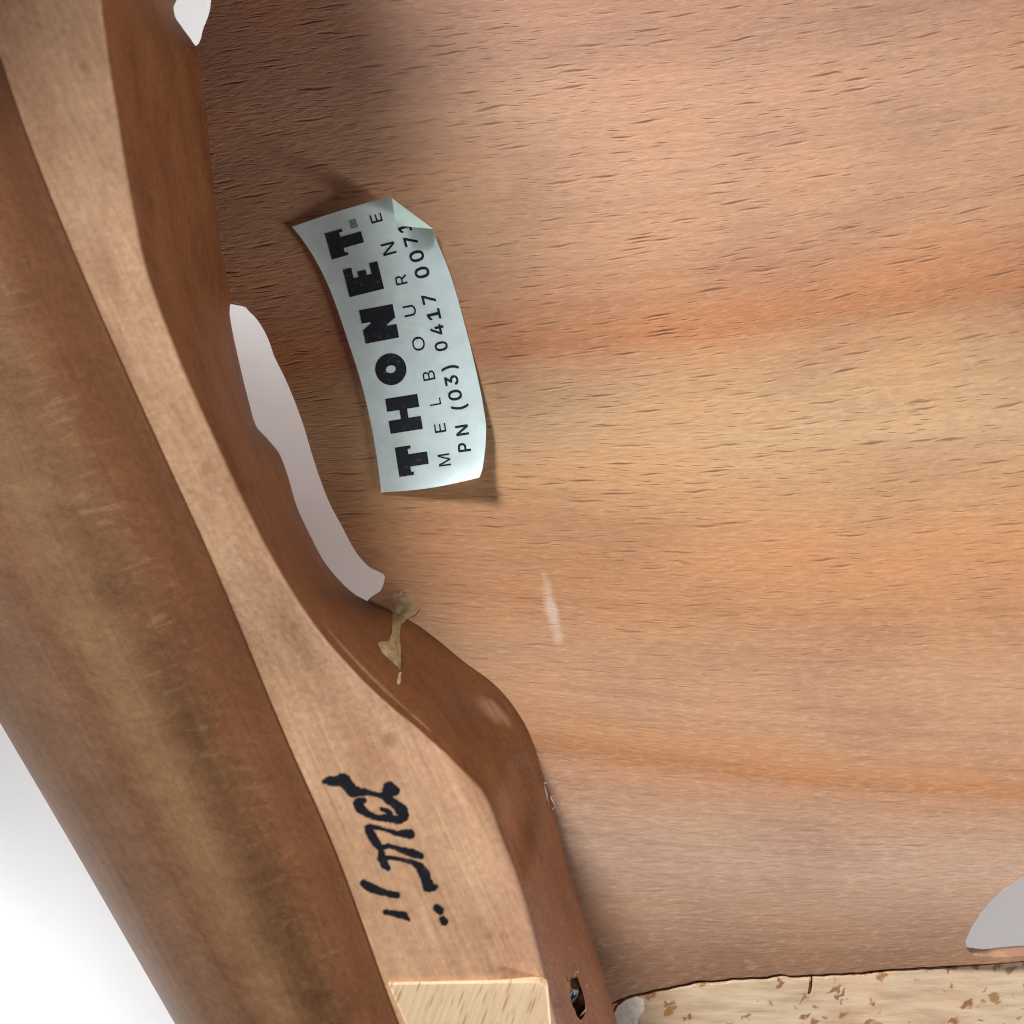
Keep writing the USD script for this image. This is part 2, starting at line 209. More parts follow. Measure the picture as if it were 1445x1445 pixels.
def wood_rail():
    n = {'tc': ('texture_coordinate', {}), 'mf': ('mapping', {'scale': (120, 700, 400), 'rotation': (0, 0, -0.35)}), 'nf': ('noise_texture', {'scale': 1, 'detail': 4, 'roughness': .6}),
         'ramp': ('rgb_ramp', {'ramp': [(0.28, lin(172, 145, 118)), (0.5, lin(192, 168, 140)), (0.72, lin(206, 184, 158))]}),
         'nb': ('noise_texture', {'scale': 70, 'detail': 2}), 'rb': ('rgb_ramp', {'ramp': [(0.35, (1.02, .94, .90)), (0.65, (1, 1, 1))]}), 'm1': ('mix', {'mix_type': 'multiply', 'fac': 1.0}),
         'pw': ('noise_texture', {'scale': 700, 'detail': 3}), 'pws': ('vector_math', {'math_type': 'scale', 'scale': 0.0032}), 'pwa': ('vector_math', {'math_type': 'add'}),
         'mp0': ('mapping', {'rotation': (0, 0, -0.62)}), 'mp': ('mapping', {'scale': (290, 560, 250)}), 'vo': ('voronoi_texture', {'scale': 1, 'feature': 'f1', 'dimensions': '2D'}), 'vc': ('separate_color', {}),
         'rad': ('map_range', {'from_min': 0.25, 'from_max': 1, 'to_min': -0.1, 'to_max': 0.38, 'clamp': True}), 'df': ('math', {'math_type': 'subtract'}), 'pm': ('map_range', {'from_min': -0.05, 'from_max': 0.12, 'to_min': 0, 'to_max': 0.85, 'clamp': True}),
         'fc': ('rgb_ramp', {'ramp': [(0, lin(112, 66, 40)), (0.5, lin(136, 84, 56)), (1, lin(150, 104, 44))]}), 'm2': ('mix', {'mix_type': 'mix'}),
         'bump': ('bump', {'strength': 0.4, 'distance': 0.0003}), 'p': ('principled_bsdf', {'roughness': 0.55, 'specular_ior_level': 0.3})}
    l = [('tc.object', 'mf.vector'), ('mf.vector', 'nf.vector'), ('nf.fac', 'ramp.fac'), ('tc.object', 'nb.vector'), ('nb.fac', 'rb.fac'), ('ramp.color', 'm1.color1'), ('rb.color', 'm1.color2'),
         ('tc.object', 'pw.vector'), ('pw.color', 'pws.vector1'), ('pws.vector', 'pwa.vector1'), ('tc.object', 'pwa.vector2'), ('pwa.vector', 'mp0.vector'), ('mp0.vector', 'mp.vector'), ('mp.vector', 'vo.vector'), ('vo.color', 'vc.color'), ('vc.r', 'rad.value'),
         ('rad.result', 'df.value1'), ('vo.distance', 'df.value2'), ('df.value', 'pm.value'), ('vc.g', 'fc.fac'), ('fc.color', 'm2.color2'), ('m1.color', 'm2.color1'), ('pm.result', 'm2.fac'), ('m2.color', 'p.base_color'), ('nf.fac', 'bump.height'), ('bump.normal', 'p.normal')]
    return M('flecked_rail', n, l)

def wood_block():
    n = {'tc': ('texture_coordinate', {}), 'm0': ('mapping', {'rotation': (0, 0, math.radians(-70))}),
         'mf': ('mapping', {'scale': (70, 2200, 900)}), 'nf': ('noise_texture', {'scale': 1, 'detail': 4, 'roughness': .6}),
         'ramp': ('rgb_ramp', {'ramp': [(0.25, lin(200, 164, 128)), (0.5, lin(222, 190, 154)), (0.75, lin(232, 203, 168))]}),
         'mp': ('mapping', {'scale': (150, 1500, 700)}), 'vo': ('voronoi_texture', {'scale': 1, 'feature': 'f1', 'dimensions': '2D'}), 'vc': ('separate_color', {}), 'rad': ('map_range', {'from_min': 0.0, 'from_max': 1, 'to_min': 0.0, 'to_max': 0.34, 'clamp': True}), 'df': ('math', {'math_type': 'subtract'}),
         'pm': ('map_range', {'from_min': -0.03, 'from_max': 0.15, 'to_min': 0, 'to_max': 0.6, 'clamp': True}), 'm2': ('mix', {'mix_type': 'mix', 'color2': lin(140, 98, 62)}),
         'bump': ('bump', {'strength': 0.3, 'distance': 0.0002}), 'p': ('principled_bsdf', {'roughness': 0.5, 'specular_ior_level': 0.3})}
    l = [('tc.object', 'm0.vector'), ('m0.vector', 'mf.vector'), ('mf.vector', 'nf.vector'), ('nf.fac', 'ramp.fac'), ('m0.vector', 'mp.vector'), ('mp.vector', 'vo.vector'), ('vo.color', 'vc.color'), ('vc.r', 'rad.value'), ('rad.result', 'df.value1'), ('vo.distance', 'df.value2'), ('df.value', 'pm.value'),
         ('ramp.color', 'm2.color1'), ('pm.result', 'm2.fac'), ('m2.color', 'p.base_color'), ('nf.fac', 'bump.height'), ('bump.normal', 'p.normal')]
    return M('pale_block', n, l)

def inked(name, dark, faded, lo, hi, scale, rough=0.45):
    n = {'tc': ('texture_coordinate', {}), 'n': ('noise_texture', {'scale': scale, 'detail': 4, 'roughness': .65}), 'r': ('rgb_ramp', {'ramp': [(0, dark), (lo, dark), (hi, faded), (1, faded)]}), 'p': ('principled_bsdf', {'roughness': rough, 'specular_ior_level': 0.3})}
    return M(name, n, [('tc.object', 'n.vector'), ('n.fac', 'r.fac'), ('r.color', 'p.base_color')])

def plain(name, col, rough=0.6, spec=0.3, metallic=0.0, var=0.1, scale=900, **kw):
    n = {'tc': ('texture_coordinate', {}), 'n': ('noise_texture', {'scale': scale, 'detail': 3}), 'r': ('map_range', {'from_min': 0.3, 'from_max': 0.7, 'to_min': 1 - var, 'to_max': 1 + var}), 'c': ('color', {'value': col}), 'm': ('mix', {'mix_type': 'multiply', 'fac': 1.0}),
         'p': ('principled_bsdf', {'roughness': rough, 'specular_ior_level': spec, 'metallic': metallic, **kw})}
    return M(name, n, [('tc.object', 'n.vector'), ('n.fac', 'r.value'), ('c.color', 'm.color1'), ('r.result', 'm.color2'), ('m.color', 'p.base_color')])

m_panel = wood_panel()
RA = math.radians(66)
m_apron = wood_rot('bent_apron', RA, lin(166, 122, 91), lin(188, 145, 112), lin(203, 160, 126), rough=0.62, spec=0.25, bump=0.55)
m_rim = wood_rim(); m_rail = wood_rail(); m_block = wood_block()
m_paper = plain('label_paper', (0.74, 0.875, 0.865), 0.6, 0.25, var=0.07, scale=260)
m_back = plain('label_back', (0.74, 0.93, 0.84), 0.5, 0.3, var=0.05, scale=600)
m_print = inked('label_print', (0.017, 0.019, 0.026), (0.15, 0.19, 0.21), 0.58, 0.95, 1100)
m_faint = plain('faded_print', (0.25, 0.30, 0.33), 0.5, 0.3, var=0.4, scale=2500)
m_bleed = plain('ink_bleed', (0.03, 0.025, 0.025), 0.6, 0.1, var=0.2, alpha=0.35)
m_ink = inked('marker_ink', (0.010, 0.010, 0.014), (0.12, 0.08, 0.065), 0.58, 0.90, 300)
m_glue = plain('dried_glue', (0.38, 0.27, 0.14), 0.3, 0.5, var=0.5, alpha=0.55)
m_thread = plain('glue_thread', (0.40, 0.29, 0.19), 0.4, 0.4, var=0.3, alpha=0.8)
m_fibre = plain('torn_fibre', (0.52, 0.45, 0.36), 0.5, 0.4, var=0.3, scale=3000)
m_steel = plain('screw_steel', (0.26, 0.29, 0.31), 0.28, 0.5, 1.0, var=0.3)
m_filler = plain('filler', (0.70, 0.64, 0.56), 0.5, 0.3, var=0.15)
m_white = plain('white_sheet', (0.86, 0.855, 0.86), 0.8, 0.1, var=0.01, scale=20)

# ------------------------------------------------------------------ the setting: a white sheet under the chair
s = 3.0; ZB = -0.075
sheet = trimesh.creation.box((2 * s, 2 * s, 0.01)); sheet.apply_translation((0, 0, ZB - 0.005))
bd = obj('backdrop', sheet, m_white, smooth=False, kind='structure')
stage.GetPrimAtPath(bd).SetCustomDataByKey('label', 'plain white sheet behind and below the wooden chair seat')

# ------------------------------------------------------------------ outlines (picture row -> picture column)
L = curve([(-300, -140), (-100, -75), (0, -35), (90, 0), (160, 24), (230, 50), (400, 120), (580, 200), (800, 300), (1040, 400), (1200, 470), (1445, 560), (1640, 640)])
R = curve([(-300, 138), (-100, 145), (0, 151), (60, 158), (150, 172), (250, 188), (370, 212), (500, 258), (640, 320), (780, 388), (880, 450), (960, 520), (1030, 598), (1075, 648), (1120, 688), (1170, 708), (1250, 738), (1330, 760), (1400, 777), (1445, 788), (1640, 830)])
E = curve([(-300, 305), (-60, 302), (0, 298), (15, 296), (40, 287), (62, 280), (66, 274), (72, 258), (120, 245), (200, 250), (300, 265), (400, 290), (421, 305), (428, 340), (440, 352), (450, 362), (480, 379), (500, 386), (540, 405), (600, 428), (650, 443), (710, 465), (740, 481), (780, 503), (800, 521), (813, 543), (832, 538), (846, 520), (860, 515), (900, 512), (1000, 600), (1100, 700), (1300, 790), (1640, 880)])
Cn = curve([(-300, 300), (0, 298), (66, 280), (120, 302), (190, 317), (300, 330), (400, 338), (440, 344), (820, 548), (845, 570), (880, 592), (905, 622), (930, 650), (968, 700), (1000, 727), (1035, 747), (1090, 765), (1150, 782), (1220, 800), (1300, 826), (1370, 850), (1420, 864), (1525, 895), (1640, 930)])
B = curve([(-300, 215), (-60, 236), (0, 252), (66, 276), (150, 290), (250, 300), (350, 312), (430, 326), (500, 338), (570, 354), (640, 388), (715, 421), (790, 462), (830, 496), (858, 545), (880, 586), (905, 620), (930, 650), (968, 700), (1000, 727), (1035, 747), (1090, 765), (1150, 782), (1220, 800), (1300, 826), (1370, 850), (1420, 864), (1525, 895), (1640, 930)])
G = curve([(-300, 212), (-60, 232), (0, 249), (10, 245), (20, 246), (40, 258), (58, 271), (70, 278), (150, 290), (250, 300), (350, 312), (424, 325), (440, 324), (456, 326), (500, 335), (570, 352), (600, 361), (622, 380), (640, 394), (665, 404), (715, 419), (760, 440), (790, 456), (820, 480), (838, 500), (848, 518), (860, 548), (880, 586), (905, 620), (930, 650), (968, 700), (1000, 727), (1035, 747), (1090, 765), (1150, 782), (1220, 800), (1300, 826), (1370, 850), (1420, 864), (1525, 895), (1640, 930)])
SIL = curve([(-300, -800), (0, -590), (600, -245), (1020, 0), (1190, 100), (1320, 175), (1445, 247), (1640, 360)])
ys = np.linspace(-240, 1600, 620)

chair = thing('bentwood_chair', 'underside of a bentwood chair seat: beech panel, curved apron and stained rim', 'chair')

xs = np.linspace(862, 1720, 240)
base = curve([(860, 1418), (880, 1408), (905, 1402), (945, 1396), (985, 1389), (1040, 1384), (1085, 1381), (1105, 1378), (1118, 1380), (1140, 1379), (1200, 1376), (1300, 1367), (1445, 1355), (1730, 1330)])
nn = meshkit.fbm(np.stack([xs / 14, 0 * xs, 0 * xs], -1), 4, 2) - .5
top = base(xs) + 3.5 * nn * np.clip((1330 - xs) / 200 + .3, .3, 1)
rp = Polygon([(866, 1600)] + list(zip(xs, top)) + [(1720, 1600)])
crack = Polygon([(1146, 1372), (1147, 1383), (1146, 1392), (1143, 1401), (1142, 1401), (1144, 1391), (1144.5, 1383), (1143, 1372)])
rp2 = rp.difference(crack)
zr = -0.0019
# ------------------------------------------------------------------ seat panel
ye = np.linspace(-240, 1600, 700)
left = [(E(y), y) for y in ye]
outer = Polygon(left + [(1720, 1600), (1720, -240)])
hole = Polygon([(2300, 1000), (1441, 1238), (1418, 1254), (1398, 1272), (1383, 1291), (1371, 1312), (1364, 1330), (1367, 1342), (1376, 1350), (1402, 1353), (1440, 1350), (2300, 1300)]).buffer(4).buffer(-4)
pp = outer.difference(hole).difference(rp.buffer(-2.5))
if pp.geom_type != 'Polygon': pp = max(pp.geoms, key=lambda q_: q_.area)
cs_pts = [np.array(pp.exterior.coords)[:-1]] + [np.array(i.coords)[:-1] for i in pp.interiors]
cs_pts = [P(a[:, 0], a[:, 1], 0)[:, :2] for a in cs_pts]
cs = manifold3d.CrossSection(cs_pts, manifold3d.FillRule.EvenOdd)
pm = from_man(manifold3d.Manifold.extrude(cs, 0.005).translate((0, 0, -0.005)).refine_to_length(0.003))
pv = np.array(pm.vertices)
qx, qy = unP(pv * [1, 1, 0])
slope = curve([(-600, -0.09), (0, -0.10), (250, -0.11), (440, -0.125), (560, -0.07), (660, -0.01), (800, 0.02), (950, 0.06), (1080, 0.105), (1180, 0.07), (1300, 0.02), (1450, -0.03), (2200, -0.05)])
y0 = qy.copy()
for _ in range(40): y0 = qy - slope(np.clip(y0, -600, 2200)) * (qx - 1072) - 12 * np.sin((qx - 700) / 240.0)
uvp = np.stack([qx * W0 / 1445, y0 * W0 / 1445], -1)
pv[:, 2] -= 0.0035 * np.clip((qy - 1190) / 230, 0, 1.6) ** 2 * np.clip((qx - 800) / 200, 0, 1) * np.clip((1480 - qx) / 220, 0.25, 1)
pm.vertices = pv
obj('seat_panel', pm, m_panel, chair, smooth=False, uv=uvp, label='large flat beech seat panel with short dark grain flecks')

# ------------------------------------------------------------------ apron (the bent inner hoop with the writing on it)
ZT = 0.025
ZF = curve([(-400, .048), (-200, .046), (50, .041), (300, .0375), (550, .035), (800, .031), (960, .0262), (1050, ZT), (1200, ZT), (1700, ZT)])
def soft(d): return np.exp(-d * d)
def bulge(x, y):
    """scoops left by the cutter on the inner face where it meets the panel"""
    c, s_ = math.cos(0.62), math.sin(0.62)
    u, v = ((x - 668) * c + (y - 1018) * s_) / 84, (-(x - 668) * s_ + (y - 1018) * c) / 52
    r = np.sqrt(u * u + v * v); a = -0.0034 * np.clip(1 - r * r, 0, 1) ** 2
    u, v = (x - 732) / 34, (y - 1150) / 105
    r = np.sqrt(u * u + v * v); b = -0.0034 * np.clip(1 - r * r, 0, 1) ** 2
    return a + b
rails = []
def rail(xf, zf): rails.append(P(xf, ys, np.broadcast_to(zf, ys.shape)))
Ly, Ry, Gy, By = L(ys), R(ys), G(ys), B(ys)
ZY = ZF(ys)
rail(Ly + 12, 0.0); rail(Ly + 3, ZY - 0.01); rail(Ly, ZY - 0.0011); rail(Ly + 1.5, ZY - 0.0004); rail(Ly + 4, ZY - 0.0001); rail(Ly + 9, ZY)
rail(Ly + (Ry - Ly) * .35, ZY); rail(Ly + (Ry - Ly) * .65, ZY)
# the lower end of the band carries two long shallow facets
fade = np.clip((ys - 1010) / 60, 0, 1)
rail(Ry - 14 - 60 * fade, ZY); rail(Ry - 9 - 44 * fade, ZY - 0.00025 - 0.0001 * fade); rail(Ry - 6 - 6 * fade, ZY - 0.0005 - 0.0011 * fade); rail(Ry - 3, ZY - 0.0009 - 0.0012 * fade); rail(Ry, ZY - 0.0017 - 0.0013 * fade)
ztop = ZY - 0.0017 - 0.0013 * fade
for f in np.linspace(0.05, 1, 26):
    x = Ry + (By - Ry) * f + (Gy - By) * f ** 5
    z = ztop * (1 - f ** 1.25)
    x_ = x; z = z + bulge(x, ys) * np.clip((1 - f) / .15, 0, 1)
    rails.append(P(x_, ys, np.maximum(z, 0.0)))
rail(Gy - 3, -0.009); rail(Ly + 42, -0.009)
ap = to_man(loft(rails))
# screw hole: an oval pit through the inner face
zs = 0.0138; cS = P(812, 1407, zs)
nrm = np.array([0.80, 0.12, 0.60]); nrm /= np.linalg.norm(nrm)
tl = np.array([0.27, -0.96, 0.0]); tl -= nrm * (tl @ nrm); tl /= np.linalg.norm(tl); tb = np.cross(nrm, tl)
FR = np.eye(4); FR[:3, 0], FR[:3, 1], FR[:3, 2], FR[:3, 3] = tl, tb, nrm, cS
pit = trimesh.creation.icosphere(4, 1.0); pv_ = pit.vertices * [0.0041, 0.0027, 0.0036]
pv_ *= (1 + 0.16 * (meshkit.noise(pit.vertices * 3.1 + 5, 3)[:, None] - .5) * 2); pit.vertices = pv_; pit.apply_transform(FR)
apx = ap - to_man(pit)
print('apron', ap.status(), ap.num_tri(), apx.num_tri(), 'vol', ap.volume())
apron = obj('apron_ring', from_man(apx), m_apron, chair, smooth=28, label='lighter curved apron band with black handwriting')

# ------------------------------------------------------------------ outer rim
rails = []; uvs = []
SY = SIL(ys); k = (Ly - SY) / 393.0
prof = [(-34, .0230), (-2, .0233), (8, .0224), (22, .0196), (40, .0166), (58, .0149), (78, .0145), (100, .0149), (122, .0161), (145, .0174), (165, .0182), (185, .0185), (207, .0182), (228, .0175), (246, .0167), (258, .0162), (270, .0158), (285, .0154), (310, .0145), (335, .0129), (357, .0104), (374, .0072), (386, .0036), (393, -.001), (390, -.006), (330, -.011), (150, -.012), (-40, -.011)]
wav = meshkit.fbm(np.stack([ys * .012, 0 * ys, 0 * ys], -1), 3, 5) - .5
for i, (d, z) in enumerate(prof):
    nz = np.zeros_like(ys)
    if 20 < d < 380:
        nz = 0.00035 * (meshkit.fbm(np.stack([ys / 45.0, np.full_like(ys, d / 60.0), 0 * ys], -1), 4, 9) - .5)
    rails.append(P(Ly - d * k + (9 * wav if 60 < d < 300 else 0), ys, z + nz + ((ZY - ZT) * np.clip(1 - d / 150, 0, 1) ** 1.5 if z > 0.0115 else 0))); uvs.append(np.stack([ys * W0 / 1445 * 1.08 + d * 0.00007, np.full_like(ys, d / 393.0)], -1))
rm = loft(rails)
uvr = np.vstack([np.concatenate(uvs), [[0, 0], [0, 0]]])
obj('seat_rim', rm, m_rim, chair, smooth=True, uv=uvr, label='dark stained outer rim of the seat with a long groove')

# ------------------------------------------------------------------ made-up block out of view, added to shade the upper left
br = []
for t_, hz, w_ in ((0.0, 0.076, 0.020), (0.45, 0.078, 0.018), (0.75, 0.066, 0.016), (1.0, 0.050, 0.014)):
    cx, cy = -0.131 + 0.061 * t_, 0.130 + 0.030 * t_
    for sg_ in (-1, 1):
        for z, g_ in ((0.004, 0), (hz - 0.004, 0), (hz, 0.003)):
            br.append((cx - 0.38 * sg_ * (w_ - g_), cy + 0.92 * sg_ * (w_ - g_), z))
obj('added_shade_block', manifold3d.Manifold.hull_points(np.array(br, np.float32)), m_apron, chair, smooth=30, label='unseen wooden block added to shade the upper left of the seat')

# ------------------------------------------------------------------ corner block
zt = 0.0262
o = [(548, 1388), (600, 1387), (680, 1385.5), (752, 1384), (764, 1385.5), (771, 1391), (773, 1400), (771, 1440), (790, 1600), (640, 1600)]
pts = []
po = Polygon(o)
for z, ins in ((-0.004, 0), (zt - 0.0005, 0), (zt - 0.00015, 1.2), (zt, 3)):
    a = np.array(po.buffer(-ins, join_style=1).exterior.coords) if ins else np.array(po.exterior.coords)
    if z < 0: a = a + [9, 2]
    q = P(a[:, 0], a[:, 1], max(z, zt - 0.001)) ; q[:, 2] = z; pts.append(q)
blk = manifold3d.Manifold.hull_points(np.vstack(pts).astype(np.float32))
obj('corner_block', blk, m_block, chair, smooth=40, label='pale corner block set into the end of the apron')

# ------------------------------------------------------------------ front rail
rt = trimesh.util.concatenate([slab(rp2, -0.0105, zr - 0.0006), slab(rp2.buffer(-2.5), zr - 0.0007, zr)])
frail = obj('front_rail', rt, m_rail, chair, smooth=False, label='pale rail with reddish brown flecks across the bottom')
fl = Polygon([(863, 1600), (866, 1432), (872, 1420), (884, 1411), (898, 1406), (908, 1410), (910, 1424), (900, 1438), (892, 1600)]).buffer(3).buffer(-3)
obj('filler_patch', slab(fl, zr - 0.002, zr + 0.00012), m_filler, frail, smooth=False, label='whitish filler at the end of the rail')

# ------------------------------------------------------------------ screw in its torn hole
def local(t): t = t.copy(); t.apply_transform(FR); return t
screw = trimesh.creation.cylinder(0.0017, 0.0010, sections=32)
cross = [trimesh.creation.box((0.0024, 0.0005, 0.0009)), trimesh.creation.box((0.0005, 0.0024, 0.0009))]
sm = to_man(screw)
for c in cross: c.apply_translation((0, 0, 0.0004)); sm = sm - to_man(c)
sm = sm + to_man(trimesh.creation.cone(0.0013, 0.003, sections=24, transform=trimesh.transformations.rotation_matrix(math.pi, (1, 0, 0), (0, 0, 0))))
st = from_man(sm); st.apply_transform(trimesh.transformations.rotation_matrix(0.55, (0.3, 1, 0))); st.apply_translation((0.0, 0.0001, -0.0013))
obj('screw', local(st), m_steel, chair, smooth=30, label='small steel screw sunk in a torn hole')
def shard(p, q, w, th=0.0001, up=0.0002):
    p, q = np.array(p, float), np.array(q, float); d = q - p; d /= np.linalg.norm(d); sdir = np.cross(d, [0, 0, 1]); m = p + (q - p) * .4
    v = [p, m + sdir * w / 2 + [0, 0, up], q + [0, 0, up * 2], m - sdir * w / 2 + [0, 0, up * .5]]
    v = np.array(v); v = np.vstack([v, v - [0, 0, th]])
    return manifold3d.Manifold.hull_points(v.astype(np.float32))
def shards(name, lst, z, mat, label=None):
    for (x0, y0_, x1, y1_, w) in lst:
        obj(name, shard(P(x0, y0_, z), P(x1, y1_, z + 0.0004), 0.6 * w * W0 / 1445), mat, chair, smooth=False, label=label)
shards('wood_splinter', [(797, 1417, 798, 1399, 5), (799, 1388, 808, 1376, 2.5), (812, 1374, 817, 1369, 3), (826, 1394, 829, 1388, 3.5), (818, 1435, 829, 1421, 3.5)], 0.0160, m_fibre, 'pale torn splinter at the screw hole')

# ------------------------------------------------------------------ torn fibres and glue along the inner face
shards('wood_splinter', [(764, 1098, 766, 1093, 2.5), (767, 1106, 772, 1103, 3), (768, 1107, 774, 1139, 7), (771, 1122, 775, 1134, 4), (773, 1130, 774, 1139, 4), (777, 1144, 784, 1138, 5), (776, 1122, 783, 1137, 3)], 0.0010, m_fibre, 'pale torn splinter where apron meets panel')
def glue(poly, hz, zfun):
    """a thin uneven film of glue with a rounded edge, following a sloping surface"""
    p = poly.buffer(1.5).buffer(-1.5)
    t = trimesh.creation.triangulate_polygon(p, engine='earcut')
    pts = [np.array(p.exterior.coords)]
    tt = trimesh.creation.extrude_polygon(p, 1.0, engine='earcut'); m = to_man(tt).refine_to_length(3.0)
    g = from_man(m); v = np.array(g.vertices)
    from shapely import points, distance
    de = distance(p.exterior, points(v[:, 0], v[:, 1]))
    z0 = zfun(v[:, 0], v[:, 1])
    z0 = z0 + 0.0005 * (meshkit.fbm(np.stack([v[:, 0] / 9, v[:, 1] / 9, 0 * v[:, 0]], -1), 3, 6) - .4)
    z = z0 - 0.0006 + (v[:, 2] > .5) * (0.0006 + hz * np.sqrt(np.clip(de / 6, 0, 1)))
    g.vertices = P(v[:, 0], v[:, 1], z)
    if g.volume < 0: g.invert()
    return g
def wall_z(x, y):
    r, g = R(y), B(y); f = np.clip((x - r) / (g - r), 0, 1)
    fd = np.clip((y - 1010) / 60, 0, 1)
    return np.where(x > g, 0.0, (ZF(y) - 0.0017 - 0.0013 * fd) * (1 - f ** 1.25) + bulge(x, y) * np.clip((1 - f) / .15, 0, 1))
gp = Polygon([(556, 838), (563, 836), (570, 831), (574, 838), (582, 848), (592, 857), (586, 866), (576, 872), (566, 882), (564, 892), (565, 905), (566, 930), (565, 946), (560, 941), (551, 932), (540, 922), (533, 908), (538, 905), (548, 905), (553, 893), (554, 875), (553, 855)])
obj('glue_drip', glue(gp, 0.0005, wall_z), m_glue, chair, smooth=50, label='dried yellowish glue drip on the inner face')
gp2 = Polygon([(564, 946), (567, 948), (566, 960), (562, 969), (560, 962)])
obj('glue_drip', glue(gp2, 0.0003, wall_z), m_thread, chair, smooth=50, label='short pale glue thread under the drip')

# ------------------------------------------------------------------ handwriting
HS, HX, HY = 240 / 1445, 440, 1070
strokes = [
    [(105, 196, 24), (150, 190, 62), (215, 195, 72), (265, 180, 96), (300, 225, 92), (345, 275, 88), (400, 285, 58), (480, 290, 34), (560, 312, 24), (610, 318, 52), (645, 300, 96), (660, 255, 96), (700, 275, 70)],
    [(640, 340, 60), (700, 385, 60), (760, 440, 92), (785, 490, 66), (745, 525, 56), (650, 505, 62), (560, 508, 34), (480, 475, 46), (410, 425, 72), (392, 378, 66), (440, 352, 36)],
    [(590, 430, 20), (640, 445, 30), (660, 470, 40)],
    [(478, 595, 52), (510, 660, 66), (545, 715, 64), (575, 755, 50)],
    [(490, 580, 36), (560, 590, 26), (640, 612, 16), (720, 635, 30), (790, 640, 56), (835, 645, 66)],
    [(575, 765, 40), (640, 745, 26), (720, 762, 26), (800, 792, 46), (870, 812, 58), (922, 826, 44)],
    [(590, 790, 40), (595, 850, 66), (620, 905, 56), (650, 940, 24)],
    [(600, 845, 40), (690, 848, 20), (780, 862, 18), (860, 885, 32), (915, 920, 60), (955, 980, 82), (975, 1040, 70), (990, 1090, 80), (1030, 1095, 46), (1056, 1085, 16)],
    [(440, 1062, 52), (490, 1095, 62), (560, 1125, 56), (640, 1148, 44), (720, 1160, 40)],
    [(622, 1305, 26), (690, 1318, 40), (750, 1330, 50), (780, 1335, 56), (825, 1375, 12)],
    [(1060, 1272, 50), (1085, 1292, 62)], [(1110, 1365, 42), (1122, 1385, 58)]]
allp = []
for st_ in strokes:
    for a, b in zip(st_[:-1], st_[1:]):
        allp.append(Point(a[0], a[1]).buffer(a[2] * .52 + 2).union(Point(b[0], b[1]).buffer(b[2] * .52 + 2)).convex_hull)
g = unary_union(allp)
def rough(ring):
    r = np.array(ring.segmentize(8).coords)[:-1]
    q3 = np.stack([r[:, 0] / 20, r[:, 1] / 20, 0 * r[:, 0]], -1)
    return r + 9 * np.stack([meshkit.fbm(q3, 3, 4) - .5, meshkit.fbm(q3, 3, 8) - .5], -1) * 2
for gg in getattr(g, 'geoms', [g]):
    g2 = Polygon(rough(gg.exterior), [rough(i) for i in gg.interiors]).buffer(0)
    g2 = affinity.affine_transform(g2, [HS, 0, 0, HS, HX, HY])
    obj('pen_stroke', slab(g2, ZT - 0.0002, ZT + 0.00005), m_ink, apron, smooth=False)
for gg in getattr(g, 'geoms', [g]):
    g2 = affinity.affine_transform(Polygon(rough(gg.exterior), [rough(i) for i in gg.interiors]).buffer(0).buffer(9), [HS, 0, 0, HS, HX, HY])
    obj('ink_bleed', slab(g2, ZT - 0.0002, ZT + 0.00002), m_bleed, apron, smooth=False)

# ------------------------------------------------------------------ paper label
lab = thing('paper_label', 'creased pale blue printed paper label with a folded corner on the seat panel', 'label')
Le = PchipInterpolator([0, .14, .32, .50, .68, .84, 1], np.array([(538, 695), (531, 640), (515, 560), (490, 478), (464, 405), (440, 358), (412, 320)], float))   # left edge, bottom to top
Re = PchipInterpolator([0, .06, .2, .30, .45, .62, .80, .92, 1], np.array([(676, 674), (681, 660), (686, 606), (682, 574), (670, 515), (655, 455), (637, 392), (610, 323), (590, 268)], float))
def lab_xy(s_, t):
    a, b = Le(s_), Re(s_)
    p = a + (b - a) * t[..., None]
    bow = np.sin(np.pi * t)
    p = p + np.stack([0 * t, bow * (4.0 * (1 - s_) ** 3 - 3.0 * s_ ** 6)], -1)
    return p
def lab_z(s_, t):
    z = 0.00022 + 0.0024 * np.clip((t - .25) / .75, 0, 1) ** 2 * np.clip(1 - s_ / .55, 0, 1) ** 1.2
    z += 0.0012 * np.clip(1 - s_ / .12, 0, 1) ** 2 * t
    z += 0.0008 * np.clip((s_ - .75) / .25, 0, 1) ** 2 * t
    z += 0.0006 * np.sin(np.pi * np.clip(t, 0, 1)) ** 2 * (0.5 + .5 * np.cos(s_ * 7))
    return z + 0.0006 * (1 - t) ** 4 * 0.4
ns, nt = 90, 40
sg, tg = np.meshgrid(np.linspace(0, 1, ns), np.linspace(0, 1, nt), indexing='ij')
xy = lab_xy(sg, tg); zz = lab_z(sg, tg)
